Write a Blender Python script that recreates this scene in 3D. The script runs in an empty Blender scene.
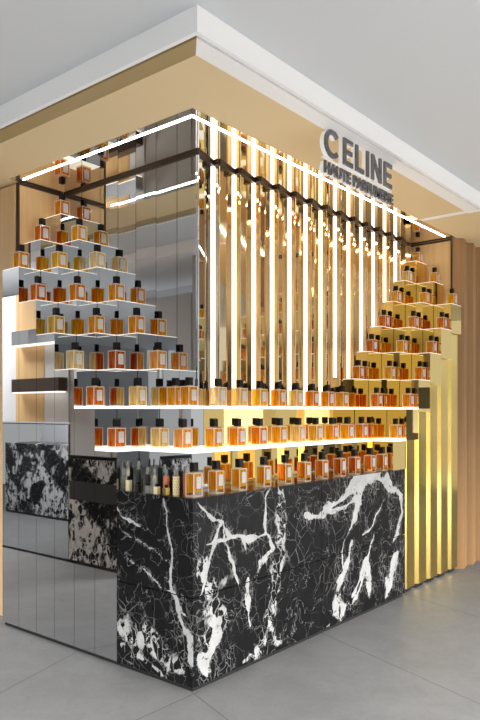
import bpy, bmesh, math, random
from mathutils import Vector, Matrix
random.seed(7)
SC = bpy.context.scene
COL = SC.collection
R = math.radians

# ------------------------------------------------------------------ camera
# origin = floor under the marble corner; +X runs along the gold side, +Y along the silver side
cam_d = bpy.data.cameras.new('camera'); cam = bpy.data.objects.new('camera', cam_d); COL.objects.link(cam)
cam.location = (-2.322, -2.204, 1.306)
cam.rotation_euler = (R(90), 0, math.atan2(.6374, .7705) - R(90))
cam_d.sensor_fit = 'AUTO'; cam_d.sensor_width = 36; cam_d.lens = 688.6/720*36
cam_d.shift_y = 51.4/720
cam_d.clip_start = .05
SC.camera = cam
# ------------------------------------------------------------------ world + lights + exposure
W = bpy.data.worlds.new('world'); SC.world = W; W.use_nodes = True
W.node_tree.nodes['Background'].inputs[0].default_value = (.97, .97, .96, 1)
W.node_tree.nodes['Background'].inputs[1].default_value = .31
SC.view_settings.view_transform = 'Standard'; SC.view_settings.look = 'None'
SC.view_settings.gamma = 1; SC.view_settings.use_curve_mapping = False
SC.view_settings.exposure = 1.2
ZC = 2.74      # canopy underside
ZM = 2.84      # store ceiling
def area(name, loc, sx, sy, power, rot=(0, 0, 0), col=(1, .995, .99)):
    d = bpy.data.lights.new(name, 'AREA'); d.shape = 'RECTANGLE'; d.size = sx; d.size_y = sy; d.energy = power; d.color = col; d.spread = R(150)  # narrowed spread keeps the added lamps out of the mirrors
    o = bpy.data.objects.new(name, d); COL.objects.link(o); o.location = loc; o.rotation_euler = rot
    return o
area('fill_lamp', (.2, -5.6, ZM-.02), 3.4, 3.4, 660)  # unseen fill lamp added to light the gold side
area('fill_lamp', (-5.4, .3, ZM-.02), 2.6, 2.6, 380)  # unseen fill lamp added to light the silver side
area('fill_lamp', (4.6, -5.9, ZM-.02), 2.6, 2.6, 420)  # further added fill lamp, out of view
area('fill_lamp', (-.80, 4.7, ZM-.02), .3, 1.8, 55)  # added to brighten the aisle floor mirrored in the silver panels

# ------------------------------------------------------------------ materials
def mat(name, col=(.5, .5, .5), rough=.5, metal=0, emit=None, es=0, spec=.5, coat=0):
    m = bpy.data.materials.new(name); m.use_nodes = True
    b = m.node_tree.nodes['Principled BSDF']
    b.inputs['Base Color'].default_value = (*col, 1); b.inputs['Roughness'].default_value = rough
    b.inputs['Metallic'].default_value = metal; b.inputs['Specular IOR Level'].default_value = spec
    b.inputs['Coat Weight'].default_value = coat
    if emit: b.inputs['Emission Color'].default_value = (*emit, 1); b.inputs['Emission Strength'].default_value = es
    return m
class NT:
    def __init__(s, m):
        s.t = m.node_tree; s.n = s.t.nodes; s.l = s.t.links
    def node(s, kind, **kw):
        x = s.n.new(kind)
        for k, v in kw.items(): setattr(x, k, v)
        return x
    def put(s, sock, v):
        if isinstance(v, bpy.types.NodeSocket): s.l.new(v, sock)
        elif isinstance(v, (tuple, list)) and len(v) == 3 and sock.type == 'RGBA': sock.default_value = (*v, 1)
        else: sock.default_value = v
    def math(s, op, a, b=None, c=None, clamp=False):
        x = s.node('ShaderNodeMath', operation=op, use_clamp=clamp); s.put(x.inputs[0], a)
        if b is not None: s.put(x.inputs[1], b)
        if c is not None: s.put(x.inputs[2], c)
        return x.outputs[0]
    def vec(s, op, a, b=None, sc=None, out=0):
        x = s.node('ShaderNodeVectorMath', operation=op); s.put(x.inputs[0], a)
        if b is not None: s.put(x.inputs[1], b)
        if sc is not None: s.put(x.inputs[3], sc)
        return x.outputs[out]
    def noise(s, v, scale, detail=3, rough=.5, dist=0, color=False):
        x = s.node('ShaderNodeTexNoise'); s.put(x.inputs['Vector'], v)
        x.inputs['Scale'].default_value = scale; x.inputs['Detail'].default_value = detail
        x.inputs['Roughness'].default_value = rough; x.inputs['Distortion'].default_value = dist
        return x.outputs['Color' if color else 'Fac']
    def ramp(s, f, a, b, lo=0.0, hi=1.0):
        x = s.node('ShaderNodeMapRange', clamp=True); x.interpolation_type = 'SMOOTHSTEP'
        s.put(x.inputs[0], f); s.put(x.inputs[1], a); s.put(x.inputs[2], b); s.put(x.inputs[3], lo); s.put(x.inputs[4], hi)
        return x.outputs[0]
    def mix(s, f, a, b):
        x = s.node('ShaderNodeMix', data_type='RGBA'); s.put(x.inputs[0], f); s.put(x.inputs[6], a); s.put(x.inputs[7], b)
        return x.outputs[2]
    def obj(s):
        return s.node('ShaderNodeTexCoord').outputs['Object']
    def bsdf(s): return s.n['Principled BSDF']

M = {}
M['silver'] = mat('silver_mirror', (.67, .68, .69), .015, 1)
M['silver_joint'] = mat('silver_joint', (.35, .35, .35), .3, 1)
M['gold'] = mat('gold_mirror', (.85, .635, .235), .02, 1)
M['gold_pleat'] = mat('gold_pleat_mirror', (.88, .65, .19), .16, 1)
M['rose'] = mat('champagne_mirror', (.92, .72, .46), .055, 1)
M['ceil_mirror'] = mat('ceiling_mirror', (.90, .86, .78), .015, 1)
M['bronze'] = mat('dark_bronze', (.075, .05, .035), .35, .7)
M['black'] = mat('black_shadow_gap', (.01, .01, .01), .6)
M['beige'] = mat('beige_soffit', (.78, .61, .36), .6, spec=.2)
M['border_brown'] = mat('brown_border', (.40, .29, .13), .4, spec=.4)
M['white'] = mat('white_paint', (.95, .95, .95), .6)
M['groove'] = mat('grey_groove', (.42, .42, .42), .6)
M['ceil'] = mat('ceiling_paint', (.66, .68, .70), .8, spec=.1)
M['led'] = mat('led_light', (1, 1, 1), .5, emit=(1, .96, .93), es=8)
M['tube'] = mat('tube_light', (1, 1, 1), .5, emit=(1, .97, .98), es=1.2)
M['lit_shelf'] = mat('lit_shelf_acrylic', (1, 1, 1), .4, emit=(1, .93, .80), es=.68)
M['lit_ledge'] = mat('lit_ledge_acrylic', (.9, 1, .95), .4, emit=(1, .95, .85), es=.40)
M['ledge'] = mat('frosted_ledge', (.9, .88, .84), .3)
M['grey_panel'] = mat('pale_grey_panel', (.42, .425, .44), .5)
M['pale_panel'] = mat('pale_white_panel', (.66, .67, .70), .5)
M['dark_panel'] = mat('dark_panel', (.035, .033, .035), .35)
M['cap'] = mat('black_cap', (.006, .005, .005), .3, spec=.25)
M['collar'] = mat('gold_collar', (.75, .55, .22), .25, 1)
M['label'] = mat('white_label', (.55, .54, .50), .6)
M['ink'] = mat('label_ink', (.35, .35, .34), .6)
M['sign_face'] = mat('sign_face_metal', (.20, .20, .21), .25, .9)
M['sign_side'] = mat('sign_white_return', (.9, .9, .9), .5, emit=(1, 1, 1), es=.05)  # faint glow put into the white letter sides, which hold no lamp
M['lamp_tubeglass'] = mat('vial_cap', (.30, .30, .28), .2, .6)

def wood(name, c1, c2, vertical=True):
    m = mat(name, c1, .5, spec=.3); n = NT(m); o = n.obj()
    mp = n.node('ShaderNodeMapping'); n.l.new(o, mp.inputs[0]); mp.inputs['Scale'].default_value = (38, 38, .9)
    a = n.noise(mp.outputs[0], 1.0, 4, .6); b = n.noise(mp.outputs[0], .25, 2)
    f = n.ramp(n.math('ADD', n.math('MULTIPLY', a, .6), n.math('MULTIPLY', b, .4)), .35, .65)
    n.l.new(n.mix(f, c1, c2), n.bsdf().inputs['Base Color'])
    return m
M['wood'] = wood('pale_oak', (.62, .40, .18), (.70, .47, .23))
M['wood_dark'] = wood('tan_oak', (.58, .38, .19), (.66, .45, .23))
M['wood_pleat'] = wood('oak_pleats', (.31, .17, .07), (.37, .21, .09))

def floor_mat():
    m = mat('grey_stone_tile', (.3, .3, .3), .55, spec=.3); n = NT(m); o = n.obj()
    a = n.noise(o, 3.0, 6, .6, .6); b = n.noise(o, 60, 4, .7); c = n.noise(o, 9, 5, .7, 1.5)
    f = n.math('ADD', n.math('ADD', n.math('MULTIPLY', a, .45), n.math('MULTIPLY', b, .25)), n.math('MULTIPLY', c, .3))
    col = n.mix(n.ramp(f, .38, .62), (.134, .134, .134), (.166, .166, .165))
    # joint lines in two directions (positions measured on the floor)
    p = n.node('ShaderNodeSeparateXYZ'); n.l.new(o, p.inputs[0]); x, y = p.outputs[0], p.outputs[1]
    def lines(px, py, ang, pitch, w=.0036):
        nx, ny = -math.sin(R(ang)), math.cos(R(ang))
        d = n.math('ADD', n.math('MULTIPLY', x, nx), n.math('MULTIPLY', y, ny))
        d = n.math('SUBTRACT', d, px*nx+py*ny-pitch/2)
        d = n.math('ABSOLUTE', n.math('SUBTRACT', n.math('MODULO', n.math('ADD', d, 50*pitch), pitch), pitch/2))
        return n.ramp(d, w*.6, w*1.6, 1, 0)
    l = n.math('MAXIMUM', lines(0, 0, 70.4, 1.045), lines(0, -.01, 17-17.2+.0, 50))
    seg = n.math('MULTIPLY', lines(-.57, .69, 17, 60), n.math('LESS_THAN', x, 0.9))
    sel = n.math('LESS_THAN', x, .03)
    l2 = n.math('MULTIPLY', lines(0, -.01, -.2, 50), n.math('MULTIPLY', sel, 1))
    l = n.math('MAXIMUM', n.math('MULTIPLY', lines(0, 0, 70.4, 1.045), n.math('LESS_THAN', y, .3)), n.math('MAXIMUM', l2, seg))
    col = n.mix(n.math('MULTIPLY', l, .8), col, (.07, .07, .07))
    n.l.new(col, n.bsdf().inputs['Base Color'])
    bp = n.node('ShaderNodeBump'); bp.inputs['Strength'].default_value = .05; n.l.new(f, bp.inputs['Height'])
    n.l.new(bp.outputs[0], n.bsdf().inputs['Normal'])
    return m
M['floor'] = floor_mat()

# veins of the stone as laid out on the unwrapped faces: u = X - Y, v = Z  -> (width, density, points)
VEINS = [
 (.007,1,[(-.195,.888),(-.17,.81),(-.155,.63),(-.145,.46),(-.11,.37)]),
 (.022,1,[(-.115,.38),(-.075,.29),(-.035,.25),(-.02,.12)]),
 (.012,1,[(-.13,.45),(-.10,.37),(-.05,.33)]),
 (.010,.9,[(-.56,.84),(-.50,.77),(-.41,.755),(-.31,.72)]),
 (.045,.6,[(-.53,.20),(-.42,.20),(-.28,.20),(-.19,.11),(-.07,.07)]),
 (.030,.5,[(-.50,.12),(-.35,.09),(-.20,.04)]),
 (.003,.8,[(-.53,.72),(-.36,.66),(-.17,.57)]),
 (.003,.8,[(-.53,.60),(-.30,.50),(-.05,.42)]),
 (.009,1,[(.03,.88),(.15,.79),(.21,.77),(.14,.65),(.09,.52),(.02,.44)]),
 (.010,1,[(.21,.78),(.27,.68),(.40,.655),(.55,.68),(.56,.88),(.62,.93)]),
 (.011,1,[(.56,.68),(.62,.57),(.49,.51),(.46,.45)]),
 (.034,.45,[(.68,.90),(.68,.72),(.70,.55),(.65,.38),(.58,.22),(.50,.1)]),
 (.055,.5,[(.08,.60),(.12,.44),(.17,.33),(.10,.22),(.13,.12)]),
 (.030,.9,[(.03,.14),(.10,.10),(.17,.20),(.15,.30)]),
 (.011,1,[(.39,.47),(.41,.32),(.43,.22)]),
 (.008,.9,[(.09,.68),(.35,.67),(.39,.60)]),
 (.006,.9,[(.22,.78),(.24,.60),(.29,.50),(.33,.42)]),
 (.024,1,[(.93,.70),(1.12,.71),(1.36,.79),(1.45,.86),(1.62,.91),(1.98,.82)]),
 (.034,1,[(1.38,.79),(1.50,.83),(1.60,.88),(1.75,.90),(1.95,.80),(2.12,.72)]),
 (.022,1,[(1.20,.70),(1.38,.72),(1.52,.76),(1.60,.86)]),
 (.020,.8,[(2.10,.74),(2.14,.60),(2.05,.50),(2.0,.42)]),
 (.022,1,[(1.58,.88),(1.50,.72),(1.44,.62)]),
 (.022,1,[(1.45,.49),(1.40,.40),(1.30,.30),(1.27,.22)]),
 (.022,1,[(1.62,.37),(1.55,.27),(1.45,.14)]),
 (.022,1,[(1.62,.37),(1.68,.22),(1.66,.12)]),
 (.012,1,[(1.72,.50),(1.66,.40),(1.55,.20),(1.45,.10)]),
 (.040,1,[(2.06,.32),(1.96,.20),(1.86,.05)]),
 (.006,.9,[(1.88,.75),(1.80,.64),(1.68,.55),(1.55,.50)]),
 (.006,.8,[(1.44,.62),(1.36,.50),(1.28,.24)]),
 (.050,.35,[(1.30,.25),(1.25,.10),(1.45,.08)]),
 (.030,.5,[(.38,.04),(.55,.10),(.70,.08)]),
]
def marble(name='black_marble', free=False):
    m = mat(name, (.02, .02, .02), .22, spec=.17); n = NT(m); o = n.obj()
    s = n.node('ShaderNodeSeparateXYZ'); n.l.new(o, s.inputs[0])
    u = n.math('SUBTRACT', s.outputs[0], s.outputs[1])
    cmb = n.node('ShaderNodeCombineXYZ'); n.l.new(u, cmb.inputs[0]); n.l.new(s.outputs[2], cmb.inputs[1])
    uv = cmb.outputs[0]
    p = n.vec('MULTIPLY', n.vec('ADD', uv, n.vec('SCALE', n.vec('SUBTRACT', n.noise(uv, 9, 3, .6, color=True), (.5, .5, .5)), sc=.06)), (1, 1, 0))
    if not free:
        # distance to the laid-out veins is stored on the slab mesh; its edge is roughened here
        jit = n.math('ADD', n.math('MULTIPLY', n.math('SUBTRACT', n.noise(uv, 45, 4, .7), .5), 1.3), n.math('MULTIPLY', n.math('SUBTRACT', n.noise(uv, 17, 3, .6, 1.0), .48), 2.2))
        solid = n.math('ADD', n.node('ShaderNodeAttribute', attribute_name='vein').outputs['Fac'], jit)
        busy = n.math('ADD', n.node('ShaderNodeAttribute', attribute_name='vein_busy').outputs['Fac'], jit)
        sol = n.ramp(solid, .85, 1.05, 1, 0); bus = n.ramp(busy, .7, 1.5, 1, 0); near = n.ramp(solid, 1.0, 5.0, 1, 0)
    # broken angular patches inside the busy zones
    nb = n.noise(p, 26, 4, .65, 1.2)
    vo = n.node('ShaderNodeTexVoronoi'); vo.inputs['Scale'].default_value = 26; vo.inputs['Randomness'].default_value = 1
    sq = n.vec('MULTIPLY', n.vec('ADD', p, n.vec('SCALE', n.vec('SUBTRACT', n.noise(uv, 22, 2, .5, color=True), (.5, .5, .5)), sc=.05)), (1, .55, 0))
    n.l.new(sq, vo.inputs['Vector'])
    sc_ = n.node('ShaderNodeSeparateColor'); n.l.new(vo.outputs['Color'], sc_.inputs[0])
    chip = n.ramp(n.math('ADD', sc_.outputs[0], n.math('MULTIPLY', n.math('SUBTRACT', nb, .5), 1.6)), .53, .62)
    v2 = n.node('ShaderNodeTexVoronoi', feature='DISTANCE_TO_EDGE'); v2.inputs['Scale'].default_value = 26; n.l.new(sq, v2.inputs['Vector'])
    seam = n.ramp(v2.outputs[0], .015, .06, 1, 0)
    fine1 = n.ramp(n.math('ABSOLUTE', n.math('SUBTRACT', n.noise(p, 5, 4, .55, .8), .5)), .001, .005, 1, 0)
    v3 = n.node('ShaderNodeTexVoronoi', feature='DISTANCE_TO_EDGE'); v3.inputs['Scale'].default_value = 11; n.l.new(p, v3.inputs['Vector'])
    fine2 = n.ramp(v3.outputs[0], .004, .018, 1, 0)
    zone = n.ramp(n.noise(uv, 2.6, 3), .44, .60)
    fine = n.math('MAXIMUM', n.math('MULTIPLY', fine1, .32), n.math('MULTIPLY', n.math('MULTIPLY', fine2, zone), .30))
    if free:
        z2 = n.ramp(n.noise(uv, 3.1, 3, .6, .5), .48, .54)
        v = n.math('MAXIMUM', n.math('MULTIPLY', z2, n.math('MAXIMUM', chip, seam)), fine)
    else:
        blot = n.math('MULTIPLY', bus, n.math('MAXIMUM', chip, n.math('MULTIPLY', seam, .7)))
        halo = n.math('MULTIPLY', n.math('MULTIPLY', near, seam), .35)
        v = n.math('MAXIMUM', n.math('MAXIMUM', n.math('MULTIPLY', sol, n.ramp(nb, .33, .40, .2, 1)), blot), n.math('MAXIMUM', fine, halo))
    base = n.mix(n.noise(uv, 8, 4), (.004, .004, .0045), (.013, .013, .014))
    col = n.mix(v, base, n.mix(n.noise(p, 12, 4), (.30, .30, .295), (.64, .64, .63)))
    n.l.new(col, n.bsdf().inputs['Base Color'])
    return m
M['marble'] = marble()
M['marble_far'] = marble('black_marble_wild', True)

def liquid(name, c):
    m = bpy.data.materials.new(name); m.use_nodes = True; n = NT(m); n.n.clear()
    out = n.node('ShaderNodeOutputMaterial')
    mp = n.node('ShaderNodeMapping'); n.l.new(n.obj(), mp.inputs[0]); mp.inputs['Scale'].default_value = (120, 120, 9)
    f = n.ramp(n.noise(mp.outputs[0], 1, 2), .36, .64)  # darker and lighter streaks paint the refraction of fluted glass into the colour
    ca = (c[0]**1.25*.82, c[1]**1.35*.62, c[2]*.5); cb = (min(1, c[0]**.5), min(1, c[1]**.62*1.04), c[2]**.75)
    col = n.mix(f, ca, cb); colt = n.mix(f, (c[0]**.6, c[1], c[2]), (1, c[1]**.6, c[2]**.8))
    tr = n.node('ShaderNodeBsdfTransparent'); n.l.new(colt, tr.inputs[0])
    tl = n.node('ShaderNodeBsdfTranslucent'); n.l.new(col, tl.inputs[0])
    df = n.node('ShaderNodeBsdfDiffuse'); n.l.new(col, df.inputs[0])
    gl = n.node('ShaderNodeBsdfGlossy'); gl.inputs['Roughness'].default_value = .1
    def mx(f, a, b):
        x = n.node('ShaderNodeMixShader'); x.inputs[0].default_value = f; n.l.new(a.outputs[0], x.inputs[1]); n.l.new(b.outputs[0], x.inputs[2]); return x
    s = mx(.012, mx(.55, tr, mx(.6, tl, df)), gl)
    n.l.new(s.outputs[0], out.inputs[0]); return m
def glassy(name, tint, white, gloss):
    m = bpy.data.materials.new(name); m.use_nodes = True; n = NT(m); n.n.clear()
    out = n.node('ShaderNodeOutputMaterial')
    tr = n.node('ShaderNodeBsdfTransparent'); tr.inputs[0].default_value = (*tint, 1)
    tl = n.node('ShaderNodeBsdfTranslucent'); tl.inputs[0].default_value = (1, .97, .88, 1)
    df = n.node('ShaderNodeBsdfDiffuse'); df.inputs[0].default_value = (1, .96, .88, 1)
    gl = n.node('ShaderNodeBsdfGlossy'); gl.inputs['Roughness'].default_value = .03
    def mx(f, a, b):
        x = n.node('ShaderNodeMixShader'); x.inputs[0].default_value = f; n.l.new(a.outputs[0], x.inputs[1]); n.l.new(b.outputs[0], x.inputs[2]); return x
    s = mx(gloss, mx(white, tr, mx(.5, tl, df)), gl)
    n.l.new(s.outputs[0], out.inputs[0]); return m
M['glass'] = glassy('clear_glass', (1, .98, .95), .008, .018)
M['glass_edge_glow'] = glassy('painted_edge_glow', (1, .96, .82), .72, .10)  # cream white paints in the shelf light caught by the glass edges
LIQ = {k: liquid(k+'_perfume', c) for k, c in {
 'amber': (.80, .42, .004), 'orange': (.76, .32, .003), 'red-orange': (.66, .19, .003), 'deep red-brown': (.50, .10, .004),
 'golden': (.84, .50, .008), 'yellow': (.88, .64, .03), 'olive yellow': (.72, .54, .04), 'pale straw': (.88, .74, .30),
 'clear pale': (.88, .80, .52), 'peach': (.90, .52, .13)}.items()}

# ------------------------------------------------------------------ mesh helpers
def mesh_obj(name, bm, m, parent=None, bevel=0, smooth=False):
    me = bpy.data.meshes.new(name); bmesh.ops.recalc_face_normals(bm, faces=bm.faces); bm.to_mesh(me); bm.free()
    for x in (m if isinstance(m, list) else [m]): me.materials.append(x)
    if smooth:
        for p in me.polygons: p.use_smooth = True
    o = bpy.data.objects.new(name, me); COL.objects.link(o)
    if parent: o.parent = parent
    if bevel:
        b = o.modifiers.new('bevel', 'BEVEL'); b.width = bevel; b.segments = 2; b.limit_method = 'ANGLE'
    return o
def box(bm, x0, x1, y0, y1, z0, z1, mi=0):
    vs = [bm.verts.new((x, y, z)) for z in (z0, z1) for x, y in ((x0, y0), (x1, y0), (x1, y1), (x0, y1))]
    fs = [(0, 3, 2, 1), (4, 5, 6, 7), (0, 1, 5, 4), (1, 2, 6, 5), (2, 3, 7, 6), (3, 0, 4, 7)]
    for f in fs:
        q = bm.faces.new([vs[i] for i in f]); q.material_index = mi
def prism(bm, pts, z0, z1, mi=0):
    a = [bm.verts.new((x, y, z0)) for x, y in pts]; b = [bm.verts.new((x, y, z1)) for x, y in pts]; k = len(pts)
    for f in [a[::-1], b] + [[a[i], a[(i+1) % k], b[(i+1) % k], b[i]] for i in range(k)]:
        q = bm.faces.new(f); q.material_index = mi
def cyl(bm, x, y, z0, z1, r, n=16, r1=None, mi=0):
    r1 = r if r1 is None else r1
    a = [bm.verts.new((x+r*math.cos(2*math.pi*i/n), y+r*math.sin(2*math.pi*i/n), z0)) for i in range(n)]
    b = [bm.verts.new((x+r1*math.cos(2*math.pi*i/n), y+r1*math.sin(2*math.pi*i/n), z1)) for i in range(n)]
    for f in [a[::-1], b] + [[a[i], a[(i+1) % n], b[(i+1) % n], b[i]] for i in range(n)]:
        q = bm.faces.new(f); q.material_index = mi
def bx(name, dims, m, parent=None, bevel=0):
    bm = bmesh.new(); box(bm, *dims); return mesh_obj(name, bm, m, parent, bevel)
def empty(name, loc=(0, 0, 0), label=None, cat=None, group=None):
    o = bpy.data.objects.new(name, None); COL.objects.link(o); o.location = loc; o.empty_display_size = .05
    return tag(o, label, cat, group)
def tag(o, label, cat, group=None):
    o['label'] = label; o['category'] = cat
    if group: o['group'] = group
    return o
def struct(name, dims, m, bevel=0):
    o = bx(name, dims, m, None, bevel); o['kind'] = 'structure'; return o
def structm(name, bm, m):
    o = mesh_obj(name, bm, m); o['kind'] = 'structure'; return o

# ------------------------------------------------------------------ levels and plan
L = [.9, 1.112, 1.335, 1.54, 1.75, 1.955, 2.17, 2.362, 2.553]
YJ = [.537+.178*j for j in range(7)]            # silver columns along Y
XJ = [1.99+.2*j for j in range(7)]              # gold columns along X
DI = [0, .15, .30, .455]                        # depth of the three rows
YE, XE = YJ[6], XJ[6]                           # ends of the niche

# ------------------------------------------------------------------ shell
struct('floor', (-9, 9, -9, 9, -.05, 0), M['floor'])
struct('ceiling', (-9, 9, -9, 9, ZM, ZM+.05), M['ceil'])
# canopy: white fascia, grey groove, border, beige soffit, mirrored niche ceiling
FO, GO, BO, SO, SI = -.55, -.425, -.39, -.30, .045
XR = 6.0; YL = 6.0
def ell(bm, a, b, z0, z1, side):
    # strip between offsets a (outer) and b (inner) along one side of the corner, mitred
    if side == 'right': prism(bm, [(a, a), (XR, a), (XR, b), (b, b)], z0, z1)
    else: prism(bm, [(a, a), (b, b), (b, YL), (a, YL)], z0, z1)
for side in ('left', 'right'):
    bm = bmesh.new(); ell(bm, GO, GO+.02, ZC-.001, ZM, side); structm('trim_'+('1' if side == 'left' else '2'), bm, M['white'])
    bm = bmesh.new(); ell(bm, GO+.02, BO, ZC+.02, ZM, side); structm('trim_'+('3' if side == 'left' else '4'), bm, M['groove'])
XS = 2.50
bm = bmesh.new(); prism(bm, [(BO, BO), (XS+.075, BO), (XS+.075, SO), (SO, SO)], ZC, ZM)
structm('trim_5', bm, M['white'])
struct('trim_6', (XS, XS+.06, SO, SI, ZC, ZM), M['white'])
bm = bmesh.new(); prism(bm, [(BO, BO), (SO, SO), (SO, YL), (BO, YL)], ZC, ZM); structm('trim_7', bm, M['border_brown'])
bm = bmesh.new()
prism(bm, [(SO, SO), (XS, SO), (XS, SI), (SI, SI), (SI, YL), (SO, YL)], ZC+.002, ZM)
prism(bm, [(XS+.06, SO), (XS+.075, SO), (XS+.075, BO), (XR, BO), (XR, SI), (XS+.06, SI)], ZC+.002, ZM)
prism(bm, [(SI, YE), (.5, YE), (.5, YL), (SI, YL)], ZC+.002, ZM)
prism(bm, [(XE, SI), (XR, SI), (XR, .5), (XE, .5)], ZC+.002, ZM)
structm('ceiling_soffit', bm, M['beige'])
bm = bmesh.new(); prism(bm, [(SI, SI), (XE, SI), (XE, .50), (.46, .50), (.46, YE), (SI, YE)], ZC+.001, ZM)
structm('ceiling_niche', bm, M['ceil_mirror'])
# core of the kiosk
bm = bmesh.new(); prism(bm, [(.468, .50), (XR, .50), (XR, 5.8), (.468, 5.8)], 0, ZM-.002); structm('wall_core', bm, M['grey_panel'])

# silver mirror wall, one pane per joint
ys = [.394, .556, .728, .901, 1.065, 1.235, 1.42, YE]
wm = empty('mirror_wall', (.455, .394, .9), 'tall silver mirror-panelled wall rising behind the stepped silver display', 'mirror wall')
for k, (a, b) in enumerate(zip(ys, ys[1:])):
    bm = bmesh.new(); t = random.uniform(-.0012, .0012)
    prism(bm, [(t, a-.394+.0012), (.011, a-.394+.0012), (.011, b-.394-.0012), (-t, b-.394-.0012)], 0, ZC-.905)
    mesh_obj('mirror_pane', bm, M['silver'], wm)
# pleated champagne / gold mirror wall
PL = [.655+.19*k for k in range(14)]
gm = empty('pleated_mirror_wall', (.455, .405, .9), 'pleated gold mirror wall behind the row of vertical light tubes', 'mirror wall')
prev = (.455, .400); gpts = []
for k, x in enumerate(PL):
    a = prev; b = (min(x, XE), .463 if x < XE else .455)
    for tag_, p, q in (('l', a, b), ('s', b, (x, .415))):
        if p[0] >= XE: continue
        d = Vector((q[0]-p[0], q[1]-p[1])); nrm = Vector((-d.y, d.x)).normalized()*.008
        if tag_ == 's': nrm = Vector((.008, 0))
        bm = bmesh.new(); o_ = (.455, .405)
        prism(bm, [(p[0]-o_[0], p[1]-o_[1]), (q[0]-o_[0], q[1]-o_[1]), (q[0]-o_[0]+nrm.x, q[1]-o_[1]+nrm.y), (p[0]-o_[0]+nrm.x, p[1]-o_[1]+nrm.y)], 0, ZC-.905)
        mesh_obj('mirror_pane', bm, M['silver'] if k == 0 and tag_ == 'l' else M['rose'], gm)
    gpts += [a, b]
    prev = (x, .415)
gpts.append((XE, .46))
# dark bronze trim where the mirrors meet the ceiling: follows the pleats
def ribbon(bm, pts, off, w, z0, z1):
    for p, q in zip(pts, pts[1:]):
        d = Vector((q[0]-p[0], q[1]-p[1]))
        if d.length < 1e-4: continue
        n_ = Vector((d.y, -d.x)).normalized()
        e = d.normalized()*.006
        A = Vector(p)+n_*off-e; B = Vector(q)+n_*off+e
        prism(bm, [tuple(A), tuple(B), tuple(B+n_*w), tuple(A+n_*w)], z0, z1)
bm = bmesh.new(); ribbon(bm, gpts, .0005, .0135, ZC-.015, ZC); o = mesh_obj('bronze_trim', bm, M['bronze'])
tag(o, 'zigzag dark bronze trim along the top of the pleated gold mirrors', 'trim')
o = bx('bronze_trim', (.447, .4545, .394, YE-.002, ZC-.016, ZC), M['bronze']); tag(o, 'straight dark bronze trim along the top of the silver mirror wall', 'trim')
# wood niche ends and wood fronts
struct('wall_left', (.118, .468, YE+.002, YE+.05, 0, ZC), M['wood'])
struct('wall_right', (XE+.012, XE+.05, .09, .50, 0, ZC), M['wood'])
struct('trim_8', (.107, .117, YE-.004, YE+.02, L[6]-.2, ZC), M['bronze'])
struct('trim_9', (XE-.004, XE+.020, .080, .089, L[6]-.2, ZC), M['bronze'])
struct('trim_10', (.118, .44, YE-.006, YE+.001, ZC-.016, ZC), M['bronze'])
struct('trim_11', (XE+.005, XE+.012, .09, .45, ZC-.016, ZC), M['bronze'])
o = struct('wall_oak_front', (.098, .112, YE+.022, 3.4, .0, ZC-.012), M['wood_dark'])
# oak pleats to the right
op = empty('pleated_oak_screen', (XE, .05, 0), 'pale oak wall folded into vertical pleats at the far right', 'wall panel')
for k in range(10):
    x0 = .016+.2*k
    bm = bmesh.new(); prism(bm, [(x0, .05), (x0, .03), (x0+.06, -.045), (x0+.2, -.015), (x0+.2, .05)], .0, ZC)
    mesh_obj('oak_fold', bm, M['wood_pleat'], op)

# LED lines in the niche ceiling
bm = bmesh.new(); box(bm, .102, .109, .1125, 1.545, ZC-.004, ZC)
tag(mesh_obj('led_strip', bm, M['led']), 'thin white light line in the ceiling above the silver display', 'light strip')
bm = bmesh.new(); box(bm, .100, 3.105, .102, .109, ZC-.004, ZC)
tag(mesh_obj('led_strip', bm, M['led']), 'thin white light line in the ceiling above the gold display', 'light strip')

# ------------------------------------------------------------------ marble counter
mc = empty('marble_counter', (0, 0, 0), 'black counter clad in white-veined marble holding the large front perfume bottles', 'counter')
bm = bmesh.new(); prism(bm, [(.012, .012), (2.16, .012), (2.16, .30), (.30, .30), (.30, .53), (.012, .53)], 0, .022)
mesh_obj('plinth', bm, M['black'], mc)
g = .0026; zj = .437
from mathutils import noise as mn
def vein_fields(u, v):
    q = Vector((u, v, 0)); w = mn.noise_vector(q*6)*.030+mn.noise_vector(q*22+Vector((5, 2, 1)))*.011
    px, py = u+w.x, v+w.y; best = [6., 6.]; wob = max(.35, 1+1.5*mn.noise(q*9+Vector((3, 3, 3))))
    for wd, dens, pts in VEINS:
        k = 0 if dens > .7 else 1
        for n_seg, ((ax, ay), (bx_, by)) in enumerate(zip(pts, pts[1:])):
            dx, dy = bx_-ax, by-ay; t = ((px-ax)*dx+(py-ay)*dy)/(dx*dx+dy*dy); t = max(0, min(1, t))
            q_ = (n_seg+t)/(len(pts)-1); tp = .35+.65*math.sin(math.pi*min(1, max(0, q_)))**.6
            d = math.hypot(px-ax-dx*t, py-ay-dy*t)/(wd*1.2*tp*wob)
            if d < best[k]: best[k] = d
    return best
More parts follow.
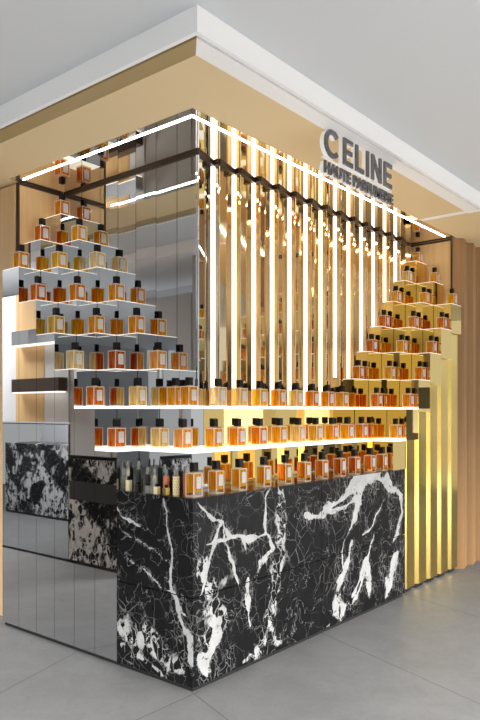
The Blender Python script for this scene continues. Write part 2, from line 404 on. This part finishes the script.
def slab(u0, u1, z0, z1, parent, side):
    bm = bmesh.new(); st = .0075
    nu = max(2, int((u1-u0)/st)); nv = max(2, int((z1-z0)/st))
    P = (lambda u, z, d: (d, -u, z)) if side == 'left' else (lambda u, z, d: (u, d, z))
    grid = [[bm.verts.new(P(u0+(u1-u0)*i/nu, z0+(z1-z0)*k/nv, 0)) for k in range(nv+1)] for i in range(nu+1)]
    fields = [vein_fields(u0+(u1-u0)*i/nu, z0+(z1-z0)*k/nv) for i in range(nu+1) for k in range(nv+1)]
    for i in range(nu):
        for k in range(nv): bm.faces.new([grid[i][k], grid[i+1][k], grid[i+1][k+1], grid[i][k+1]])
    back = [[bm.verts.new(P(u, z, .02)) for z in (z0, z1)] for u in (u0 if side == 'left' else u0, u1)]
    loop = [grid[i][0] for i in range(nu+1)]; bm.faces.new(loop+[back[1][0], back[0][0]])
    loop = [grid[i][nv] for i in range(nu+1)]; bm.faces.new(loop+[back[1][1], back[0][1]])
    loop = [grid[0][k] for k in range(nv+1)]; bm.faces.new(loop+[back[0][1], back[0][0]])
    loop = [grid[nu][k] for k in range(nv+1)]; bm.faces.new(loop+[back[1][1], back[1][0]])
    bm.faces.new([back[0][0], back[0][1], back[1][1], back[1][0]])
    o = mesh_obj('marble_panel', bm, M['marble'], parent)
    for nm, idx in (('vein', 0), ('vein_busy', 1)):
        at = o.data.attributes.new(nm, 'FLOAT', 'POINT'); vals = [f[idx] for f in fields]+[6.]*4
        at.data.foreach_set('value', vals)
for z0, z1 in ((.022, zj-g), (zj+g, .9)):
    slab(-.536, 0, z0, z1, mc, 'left')
    slab(.0205, 1.095-g, z0, z1, mc, 'right')
    slab(1.095+g, 2.172, z0, z1, mc, 'right')
bm = bmesh.new(); prism(bm, [(.021, .021), (2.17, .021), (2.17, .47), (.44, .47), (.44, .536), (.021, .536)], .022, .8985)
mesh_obj('counter_body', bm, M['black'], mc)
bm = bmesh.new(); prism(bm, [(.0205, .0205), (2.17, .0205), (2.17, .47), (.44, .47), (.44, .535), (.0205, .535)], .8986, .9)
mesh_obj('countertop', bm, mat('polished_countertop', (.05, .04, .03), .06, spec=.8), mc)

# ------------------------------------------------------------------ stepped displays
GAP = .0011
LT = lambda k: .014 if k < 3 else .003
sd = empty('stepped_display', (0, YJ[0], 0), 'stepped silver mirror display of stacked columns on the left side', 'display stand')
gd = empty('stepped_display', (XJ[0], 0, .9), 'stepped gold mirror display of stacked blocks on the right side', 'display stand')
oy = YJ[0]
bx('plinth', (.012, .40, 0.002, YE-oy-.01, 0, .022), M['black'], sd)
for j in range(6):
    for i in range(3):
        k = 1+i+j
        if k > 8: continue
        z0 = .022 if i == 0 else .86
        x1 = DI[i+1]-GAP if i < 2 else .4545
        bx('mirror_block', (DI[i]+(0 if i == 0 else GAP), x1, YJ[j]-oy+GAP, YJ[j+1]-oy-GAP, z0, L[k]-LT(k)), M['silver'], sd)
        bx('lit_ledge', (DI[i]+(0 if i == 0 else GAP), x1, YJ[j]-oy+GAP, YJ[j+1]-oy-GAP, L[k]-LT(k)+.0002, L[k]), M['lit_shelf'] if k < 3 else M['lit_ledge'], sd)
for j in range(6):
    for i in range(3):
        k = 1+i+j
        if k > 8: continue
        z0 = .9 if (i > 0 or j == 0) else L[k]-.235
        y0 = DI[i]+GAP if i else 0
        y1 = DI[i+1]-GAP if i < 2 else .4
        bx('mirror_block', (XJ[j]-XJ[0]+GAP, XJ[j+1]-XJ[0]-GAP, y0, y1, z0-.9, L[k]-.9-LT(k)), M['gold'], gd)
        bx('lit_ledge', (XJ[j]-XJ[0]+GAP, XJ[j+1]-XJ[0]-GAP, y0, y1, L[k]-.9-LT(k)+.0002, L[k]-.9), M['lit_shelf'] if k < 3 else M['lit_ledge'], gd)
# folded gold skirt from the blocks down to the floor
gp = empty('pleated_gold_screen', (XJ[1], .05, 0), 'folded polished gold panels standing on the floor right of the marble', 'wall panel')
for j in range(1, 6):
    x0 = XJ[j]-XJ[1]+.002; zt = L[1+j]-.237
    bm = bmesh.new(); prism(bm, [(x0, .044), (x0, .03), (x0+.060, -.024), (x0+.196, -.020), (x0+.196, .044)], .03, zt)
    mesh_obj('gold_fold', bm, M['gold_pleat'], gp)
    bm = bmesh.new(); prism(bm, [(x0+.01, .04), (x0+.05, -.01), (x0+.18, .0), (x0+.18, .04)], 0, .03); mesh_obj('foot_gap', bm, M['black'], gp)
bx('backing', (.002, .995, .0455, .06, 0, 1.08), M['gold_pleat'], gp)

# lit shelves between the two displays
def shelf(name, d, x1, lab, z):
    bm = bmesh.new(); e = .0005
    prism(bm, [(d, d), (x1, d), (x1, .398), (.44, .398), (.44, YJ[0]-e), (d, YJ[0]-e)], z-.014, z)
    return tag(mesh_obj(name, bm, M['lit_shelf']), lab, 'shelf')
shelf('lit_shelf', .15, XJ[0]-.001, 'lower glowing white shelf running round the corner above the counter bottles', L[1])
shelf('lit_shelf', .30, XJ[0]-.001, 'upper glowing white shelf running round the corner under the light tubes', L[2])
# mirrored risers that carry the shelves
bm = bmesh.new(); prism(bm, [(.152, .152), (.152, YJ[0]-.002), (.30, YJ[0]-.002), (.30, .30), (.30, .152)], .9, L[1]-.0145)
tag(mesh_obj('mirror_riser', bm, M['silver']), 'silver mirror riser under the lower lit shelf, behind the tester vials', 'mirror riser')
bm = bmesh.new()
n_ = 8
pts = [(.301, .156)]
for k in range(n_):
    x0 = .301+(XJ[0]-.003-.301)*k/n_; x1 = .301+(XJ[0]-.003-.301)*(k+1)/n_
    pts += [(x0+(x1-x0)*.8, .172), (x1, .156)]
prism(bm, pts+[(XJ[0]-.003, .30), (.301, .30)], .9, L[1]-.0145)
tag(mesh_obj('mirror_riser', bm, M['gold']), 'gold mirror riser under the lower lit shelf, behind the large bottles', 'mirror riser')
bm = bmesh.new(); prism(bm, [(.302, .302), (.302, YJ[0]-.002), (.453, YJ[0]-.002), (.453, .3995), (.400, .3995), (.400, .302)], L[1], L[2]-.0145)
tag(mesh_obj('mirror_riser', bm, M['silver']), 'silver mirror riser between the two lit shelves, left of the corner', 'mirror riser')
bm = bmesh.new(); prism(bm, [(.402, .302), (XJ[0]-.003, .302), (XJ[0]-.003, .397), (.402, .397)], L[1], L[2]-.0145)
tag(mesh_obj('mirror_riser', bm, M['gold']), 'gold mirror riser between the two lit shelves, right of the corner', 'mirror riser')

# ------------------------------------------------------------------ light tubes
for k in range(13):
    x = .655+.19*k-.0060; y = .4552
    zb = L[2]
    for j in range(6):
        if XJ[j] <= x+.02: zb = L[min(8, 3+j)]
    t = empty('light_tube', (x, y, zb), None, None)
    bm = bmesh.new(); cyl(bm, 0, 0, .012, ZC-zb-.012, .0042, 14); mesh_obj('tube', bm, M['tube'], t, smooth=False)
    bm = bmesh.new(); cyl(bm, 0, 0, 0, .012, .0048, 14); mesh_obj('end_cap', bm, M['collar'], t)
    bm = bmesh.new(); cyl(bm, 0, 0, ZC-zb-.012, ZC-zb-.0005, .0048, 14); mesh_obj('end_cap', bm, M['collar'], t)
    ords = ['first', 'second', 'third', 'fourth', 'fifth', 'sixth', 'seventh', 'eighth', 'ninth', 'tenth', 'eleventh', 'twelfth', 'last']
    lab = 'vertical white light tube, %s counted from the left corner of the gold wall' % ords[k]
    if k == 0: lab = 'vertical white light tube nearest the silver mirror corner'
    if k == 12: lab = 'short vertical white light tube furthest right, ending highest'
    tag(t, lab, 'light tube', 'light tubes on the pleated gold wall')

# ------------------------------------------------------------------ bottles
def fluted(bm, w, d, z0, z1, n=6, a=.0012):
    pts = []
    def side(p, q, nn):
        dx, dy = (q[0]-p[0])/nn, (q[1]-p[1])/nn; l = math.hypot(dx, dy); nx, ny = dy/l*a, -dx/l*a
        for i in range(nn):
            pts.append((p[0]+dx*i, p[1]+dy*i)); pts.append((p[0]+dx*(i+.5)+nx, p[1]+dy*(i+.5)+ny))
    c = [(-w/2, -d/2), (w/2, -d/2), (w/2, d/2), (-w/2, d/2)]
    for i in range(4): side(c[i], c[(i+1) % 4], n)
    prism(bm, pts, z0, z1)
def frame(bm, w, d, z0, z1, t, mi=0):
    # painted glow on the glass block's polished edges: 4 vertical corners plus rims
    for sx in (-1, 1):
        for sy in (-1, 1):
            x, y = sx*(w/2-t/2), sy*(d/2-t/2); box(bm, x-t/2, x+t/2, y-t/2, y+t/2, z0, z1, mi)
def make_bottle(s, kind, base_h, with_print):
    # s: (x size, y size, body height, cap width, cap height)
    X, Y, Hh, cw, ch = s
    t = empty('perfume_bottle')
    t_ = .0028
    bm = bmesh.new()
    box(bm, -X/2, X/2, -Y/2, Y/2, 0, Hh)
    mesh_obj('glass_body', bm, M['glass'], t, .002)
    bm = bmesh.new()
    frame(bm, X-.001, Y-.001, .002, Hh-.004, .0034)
    box(bm, -X/2+.001, X/2-.001, -Y/2+.001, Y/2-.001, .0006, .0055)
    box(bm, -X/2+.001, X/2-.001, -Y/2+.001, Y/2-.001, Hh-.0052, Hh-.0012)
    mesh_obj('glass_edge_glow', bm, M['glass_edge_glow'], t)
    bm = bmesh.new(); fluted(bm, X-2*t_-.002, Y-2*t_-.002, base_h, Hh-.006); mesh_obj('perfume', bm, LIQ[kind], t)
    bm = bmesh.new(); cyl(bm, 0, 0, Hh+.0002, Hh+.0045, cw*.36, 16); mesh_obj('collar', bm, M['collar'], t)
    bm = bmesh.new(); box(bm, -cw/2, cw/2, -cw/2, cw/2, Hh+.0046, Hh+ch); mesh_obj('cap', bm, M['cap'], t, .0022)
    lw, lh = X*.50, (Hh-base_h)*.60; zc = base_h+(Hh-base_h)*.50; xo = X*.04
    lb = bx('label', (xo-lw/2, xo+lw/2, -Y/2-.0012, -Y/2-.0002, zc-lh/2, zc+lh/2), M['label'], t)
    if with_print:
        bm = bmesh.new()
        for dz, ww in ((.30, .5), (.05, .28), (-.02, .36), (-.32, .22)):
            box(bm, xo-lw*ww/2, xo+lw*ww/2, -Y/2-.0016, -Y/2-.0012, zc+lh*dz-.0008, zc+lh*dz+.0008)
        mesh_obj('label_print', bm, M['ink'], lb)
    return t
SMALL = (.074, .066, .107, .031, .047)
BIG = (.062, .056, .114, .031, .049)
protos = {}
def dup(o, parent=None):
    c = o.copy(); COL.objects.link(c); c.parent = parent
    for ch in o.children: dup(ch, c)
    return c
def bottle(kind, big, loc, label, group, rz=0, sc=1):
    key = (kind, big)
    if key not in protos:
        t = make_bottle(BIG if big else SMALL, kind, .021 if big else .009, True); protos[key] = t
    else: t = dup(protos[key])
    t.location = (loc[0], loc[1], loc[2]+.0007); t.rotation_euler = (0, 0, R(rz)); t.scale = (sc, sc, sc)
    tag(t, label, 'perfume bottle', group)
    return t
TN = {1: 'lowest', 2: 'second', 3: 'third', 4: 'fourth', 5: 'fifth', 6: 'sixth', 7: 'seventh', 8: 'top'}
ORD = {0: 'left', 1: 'middle', 2: 'right'}
CS = {(0, 0): 'red-orange', (0, 1): 'red-orange', (1, 0): 'pale straw', (0, 2): 'clear pale', (1, 1): 'deep red-brown', (2, 0): 'peach',
      (0, 3): 'olive yellow', (1, 2): 'amber', (2, 1): 'amber', (0, 4): 'red-orange', (1, 3): 'orange', (2, 2): 'amber',
      (0, 5): 'amber', (1, 4): 'yellow', (2, 3): 'clear pale', (1, 5): 'red-orange', (2, 4): 'golden', (2, 5): 'orange'}
CG = {(0, 0): 'golden', (0, 1): 'orange', (1, 0): 'red-orange', (0, 2): 'orange', (1, 1): 'golden', (2, 0): 'orange',
      (0, 3): 'orange', (1, 2): 'golden', (2, 1): 'red-orange', (0, 4): 'red-orange', (1, 3): 'orange', (2, 2): 'red-orange',
      (0, 5): 'golden', (1, 4): 'golden', (2, 3): 'golden', (1, 5): 'amber', (2, 4): 'pale straw', (2, 5): 'amber'}
for side, C in (('silver', CS), ('gold', CG)):
    tiers = {}
    for (i, j), kind in C.items(): tiers.setdefault(1+i+j, []).append((i, j, kind))
    for k, cells in tiers.items():
        cells.sort(key=lambda c: (c[0] if side == 'silver' else -c[0]))
        nn = len(cells)
        for q, (i, j, kind) in enumerate(cells):
            pos = '' if nn == 1 else (', left of two' if q == 0 else ', right of two') if nn == 2 else [', leftmost of three', ', middle of three', ', rightmost of three'][q]
            if side == 'silver': loc = (DI[i]+.070, (YJ[j]+YJ[j+1])/2-.004, L[k])
            else: loc = (XJ[j]+.152, DI[i]+.058, L[k])
            tw = {1: 'lowest', 2: 'second', 3: 'third', 4: 'fourth', 5: 'fifth', 6: 'sixth', 7: 'seventh', 8: 'topmost'}[k]
            bottle(kind, False, loc, '%s perfume bottle on the %s %s step%s' % (kind, tw, side, pos), 'perfume bottles on the stepped displays', sc=1 if side == 'silver' else .93)
# shelf rows
def row(name, spots, group):
    for q, (kind, loc, rel) in enumerate(spots):
        bottle(kind, False, loc, '%s perfume bottle on the %s, %s' % (kind, name, rel), group)
num = ['first', 'second', 'third', 'fourth', 'fifth', 'sixth', 'seventh', 'eighth', 'ninth', 'tenth', 'eleventh', 'twelfth']
low = [('pale straw', (.218, .448, L[1])), ('peach', (.215, .275, L[1]))]
lowc = ['golden', 'amber', 'orange', 'golden', 'pale straw', 'olive yellow', 'amber', 'golden', 'orange']
low += [(c, (.385+.1935*k, .213, L[1])) for k, c in enumerate(lowc)]
row('lower glowing shelf', [(c, l, num[q]+' from the left') for q, (c, l) in enumerate(low)], 'perfume bottles on the lower glowing shelf')
up = [('golden', (.362, .475, L[2])), ('amber', (.362, .372, L[2]))]
upc = ['clear pale', 'pale straw', 'yellow', 'amber', 'pale straw', 'orange', 'amber', 'golden']
up += [(c, (.575+.1895*k, .352, L[2])) for k, c in enumerate(upc)]
row('upper glowing shelf', [(c, l, num[q]+' from the left') for q, (c, l) in enumerate(up)], 'perfume bottles on the upper glowing shelf')
cnt = ['golden', 'golden', 'golden', 'golden', 'amber', 'amber', 'orange', 'red-orange', 'red-orange', 'orange', 'orange']
for q, (x, c) in enumerate(zip([.065, .224, .402, .609, .801, .994, 1.18, 1.385, 1.563, 1.766, 1.935], cnt)):
    bottle(c, True, (x, .055, .9), 'large %s perfume bottle on the marble counter, %s' % (c, 'nearest the corner' if q == 0 else num[q]+' from the corner'), 'large perfume bottles on the marble counter')
# ------------------------------------------------------------------ tester vials on the left of the counter
def vial_mat(name, c, rough=.25, metal=0): return mat(name, c, rough, metal)
VM = {'dark green': vial_mat('dark_green_vial', (.012, .018, .005), .4), 'black-brown': vial_mat('brown_vial', (.012, .007, .004), .4),
      'coral': vial_mat('coral_vial', (.58, .17, .08)), 'cream': vial_mat('cream_vial', (.80, .70, .42)),
      'clear': glassy('clear_vial_glass', (.97, 1, .95), .22, .1), 'gold': vial_mat('gold_vial', (.75, .55, .2), .2, .9), 'brown-red': vial_mat('russet_vial', (.42, .14, .07))}
def vial(kind, h, r, loc, label, dots=False):
    t = empty('tester_vial', loc)
    bm = bmesh.new(); cyl(bm, 0, 0, .0, h*.72, r, 14); mesh_obj('vial_body', bm, VM[kind], t, smooth=False)
    bm = bmesh.new(); cyl(bm, 0, 0, h*.72, h*.78, r*.8, 14); cyl(bm, 0, 0, h*.78, h*.86, r*.55, 12); cyl(bm, 0, 0, h*.86, h, r*.62, 12, r*.45)
    mesh_obj('spray_head', bm, M['lamp_tubeglass'], t)
    if dots:
        bm = bmesh.new()
        for a in range(8):
            for zz in range(6):
                an = a*math.pi/4+(zz % 2)*math.pi/8; cyl(bm, (r)*math.cos(an), (r)*math.sin(an), h*.08+zz*h*.105, h*.08+zz*h*.105+.006, .0018, 6)
        mesh_obj('dot_pattern', bm, M['collar'], t)
    return tag(t, label, 'tester vial', 'tester vials beside the corner bottle')
vs = [('clear', .150, .010, .52, .060, 'tall clear tester vial at the left end of the marble counter'),
      ('dark green', .150, .014, .455, .075, 'tall dark green tester vial, first dark one from the left'),
      ('black-brown', .125, .014, .372, .060, 'tall black-brown tester vial in the middle of the vials'),
      ('clear', .120, .011, .305, .045, 'tall clear tester vial between two dark brown ones'),
      ('black-brown', .140, .013, .285, .095, 'tall black-brown tester vial behind the coral one'),
      ('coral', .122, .015, .238, .060, 'coral tester vial left of the dotted one'),
      ('clear', .125, .010, .205, .085, 'clear tester vial between the coral and dotted ones'),
      ('cream', .125, .016, .170, .060, 'cream tester vial with a gold dot pattern'),
      ('brown-red', .138, .014, .148, .105, 'russet tester vial right of the dotted one, nearest the corner bottle')]
for q, (k, h, r, y, x, lab) in enumerate(vs): vial(k, h, r, (x, y, .9), lab, k == 'cream')
def mini(kind, loc, label, s=.024, h=.05):
    t = empty('miniature_bottle', loc)
    bm = bmesh.new(); box(bm, -s/2, s/2, -s/2, s/2, 0, h*.72); mesh_obj('bottle_body', bm, VM[kind], t, .0015)
    bm = bmesh.new(); box(bm, -s*.25, s*.25, -s*.25, s*.25, h*.72, h); mesh_obj('cap', bm, M['cap'], t)
    return tag(t, label, 'miniature bottle', 'miniature bottles among the tester vials')
mini('cream', (.035, .485, .9), 'small cream miniature bottle left of the dark green vial', h=.075)
mini('black-brown', (.035, .415, .9), 'small brown miniature bottle right of the dark green vial')
mini('clear', (.030, .335, .9), 'small clear miniature bottle right of the black-brown vial')
mini('cream', (.028, .270, .9), 'small cream miniature bottle before the coral vial')
mini('gold', (.028, .205, .9), 'small gold miniature bottle right of the coral vial')

# ------------------------------------------------------------------ sign
sg = empty('sign', (.617, -.33, 2.6), 'dark metal CELINE HAUTE PARFUMERIE sign hanging from the canopy', 'sign')
def stroke_box(bm, x0, x1, z0, z1, y0, y1): box(bm, x0, x1, y0, y1, z0, z1)
HL, TH = .142, .026
def letter(ch, x, wd, y0, y1):
    bm = bmesh.new()
    def b(a, c, z0, z1): box(bm, x+a, x+c, y0, y1, z0, z1)
    if ch == 'E':
        b(0, TH, 0, HL); b(TH, wd, 0, .024); b(TH, wd*.92, HL/2-.012, HL/2+.012); b(TH, wd, HL-.024, HL)
    elif ch == 'L': b(0, TH, 0, HL); b(TH, wd, 0, .024)
    elif ch == 'I': b(0, TH, 0, HL)
    elif ch == 'N':
        b(0, TH, 0, HL); b(wd-TH, wd, 0, HL)
        vs = [(x+TH, HL), (x+TH, HL-.045), (x+wd-TH, 0), (x+wd-TH, .045)]
        A = [bm.verts.new((p, y0, q)) for p, q in vs]; B = [bm.verts.new((p, y1, q)) for p, q in vs]
        bm.faces.new(A); bm.faces.new(B[::-1])
        for i in range(4): bm.faces.new([A[i], B[i], B[(i+1) % 4], A[(i+1) % 4]])
    elif ch == 'C':
        n = 26; ro = HL/2+.002; ri = ro-TH; cx_, cz = x+ro, HL/2
        A = []
        for i in range(n+1):
            a = R(42)+R(276)*i/n
            for r_ in (ro, ri):
                for yy in (y0, y1): A.append(bm.verts.new((cx_+r_*math.cos(a), yy, cz+r_*math.sin(a))))
        for i in range(n):
            p, q = 4*i, 4*i+4
            for f in ((0, 1), (1, 3), (3, 2), (2, 0)): bm.faces.new([A[p+f[0]], A[p+f[1]], A[q+f[1]], A[q+f[0]]])
        bm.faces.new([A[0], A[1], A[3], A[2]]); bm.faces.new([A[4*n], A[4*n+1], A[4*n+3], A[4*n+2]])
    return bm
x = 0
for ch, wd in (('C', .150), ('E', .095), ('L', .088), ('I', .026), ('N', .115), ('E', .095)):
    f = mesh_obj('letter', letter(ch, x, wd, 0, .010), M['sign_face'], sg)
    mesh_obj('letter_return', letter(ch, x, wd, .0105, .034), M['sign_side'], f)
    x += wd+.030
fc = bpy.data.curves.new('text', 'FONT'); fc.body = 'HAUTE PARFUMERIE'; fc.size = .082; fc.extrude = .006; fc.offset = .0022; fc.space_character = 1.06
tmp = bpy.data.objects.new('text', fc); COL.objects.link(tmp)
dg = bpy.context.evaluated_depsgraph_get()
def text_mesh(name, y, extr, m, parent):
    fc.extrude = extr
    bpy.context.view_layer.update()
    dg_ = bpy.context.evaluated_depsgraph_get()
    me = bpy.data.meshes.new_from_object(tmp.evaluated_get(dg_)); me.name = name
    xs = [v.co.x for v in me.vertices]; k = .735/(max(xs)-min(xs))
    for v in me.vertices: v.co = Vector(((v.co.x-min(xs))*k, y-v.co.z, v.co.y-.088))
    me.materials.clear(); me.materials.append(m)
    o = bpy.data.objects.new(name, me); COL.objects.link(o); o.parent = parent; return o
l1 = text_mesh('lettering', .006, .006, M['sign_face'], sg)
text_mesh('lettering_return', .023, .0105, M['sign_side'], l1)
bpy.data.objects.remove(tmp)
bx('hanging_rail', (.0, .735, .014, .026, -.012, -.006), M['sign_side'], sg)

# ------------------------------------------------------------------ surroundings seen in the mirrors
def kiosk(loc, x0, x1, y0, y1, lab, top=True):
    t = empty('marble_counter', loc, lab, 'counter')
    bx('plinth', (x0+.01, x1-.01, y0, y1, 0, .03), M['black'], t)
    bx('marble_cladding', (x0, x1, y0, y1, .03, .9), M['marble_far'], t)
    return t
k1 = kiosk((-1.32, 1.95, 0), -1.0, 0, 0, .78, 'black marble counter of the kiosk opposite, seen in the silver mirrors')
bx('open_slot', (-.02, .001, .1, .77, .55, .71), M['black'], k1)
k2 = kiosk((0, 4.3, 0), 0, .45, 0, 1.6, 'black marble counter far along the aisle, seen only in the mirrors')
struct('wall_opposite', (-2.3, -1.33, 2.75, 5.8, .022, 1.19), M['silver'])
struct('trim_12', (-2.3, -1.335, 2.75, 5.8, 0, .022), M['black'])
struct('wall_opposite_panels', (-2.3, -1.33, 2.75, 5.8, 1.21, 2.4), M['pale_panel'])
struct('wall_opposite_side', (-2.3, -1.34, 2.2, 2.74, .93, 2.4), M['grey_panel'])
struct('wall_opposite_oak', (-2.3, -1.326, 3.10, 3.55, 1.21, 2.4), M['wood'])
struct('wall_opposite_end', (-2.3, -1.35, 1.98, 2.19, .93, ZM), M['grey_panel'])
struct('trim_13', (-2.4, -1.2, 1.6, 5.8, ZC, ZM), M['white'])
struct('wall_far', (-8.6, -8.5, -3, 8, 0, ZM), M['grey_panel'])
struct('wall_back', (-8.6, -4.2, -8.9, -8.8, 0, ZM), M['grey_panel'])  # unseen wall added so the silver blocks reflect grey
CAB = [(-8.49, -8.1, -2.6, -.9, 2.2, 'dark_panel'), (-8.49, -8.1, 1.2, 2.8, 2.1, 'dark_panel'), (-8.49, -8.1, 4.4, 6.0, 2.3, 'wood_dark'),
       (-4.4, -3.4, -8.7, -8.3, 2.1, 'dark_panel'), (-1.6, -.4, -8.7, -8.3, 1.7, 'wood_dark'), (.8, 1.7, -8.7, -8.3, 2.1, 'dark_panel'),
       (2.6, 3.4, -8.7, -8.3, 1.6, 'wood_dark'), (4.2, 5.4, -8.7, -8.3, 2.2, 'dark_panel'), (6.4, 7.0, -8.7, -8.3, 1.7, 'white'),
       (8.3, 8.7, -1.6, -.9, 2.0, 'wood_dark'), (8.3, 8.7, -3.0, -2.3, 1.7, 'dark_panel'), (8.3, 8.7, -4.6, -3.7, 2.1, 'wood_dark'), (8.3, 8.7, -6.4, -5.4, 1.5, 'white')]
for q, (x0, x1, y0, y1, z1, mm) in enumerate(CAB):
    kind = {'dark_panel': 'dark', 'wood_dark': 'tan oak', 'white': 'white'}[mm]
    t = empty('store_cabinet', ((x0+x1)/2, (y0+y1)/2, 0), 'tall %s store cabinet across the aisle, seen only in reflections' % kind, 'cabinet', '%s cabinets across the aisle' % kind)
    hx, hy = (x1-x0)/2, (y1-y0)/2
    bx('carcass', (-hx, hx, -hy, hy, 0.06, z1), M[mm], t, .005)
    bx('plinth', (-hx+.03, hx-.03, -hy+.03, hy-.03, 0, .06), M['black'], t)
    fx = hx if x0 < -8 else -hx
    if hx < hy: bx('display_panel', (fx-.003, fx+.004, -hy*.6, hy*.6, .95, 1.35), M['white'], t)
    else: bx('display_panel', (-hx*.6, hx*.6, hy-.003, hy+.004, .95, 1.35), M['white'], t)

for z0, z1, mm, lab in ((1.47, 1.60, 'bronze', 'dark bronze wall ledge of the kiosk opposite, seen in the silver mirrors'), (1.90, 2.04, 'silver', 'silver wall ledge of the kiosk opposite, seen in the silver mirrors')):
    t = empty('wall_ledge', (-1.325, 2.76, z0), lab, 'ledge')
    bx('ledge_box', (0, .09, 0, .72, .012, z1-z0), M[mm], t)
    bx('light_line', (.01, .085, .005, .715, 0, .0118), M['lit_shelf'], t)
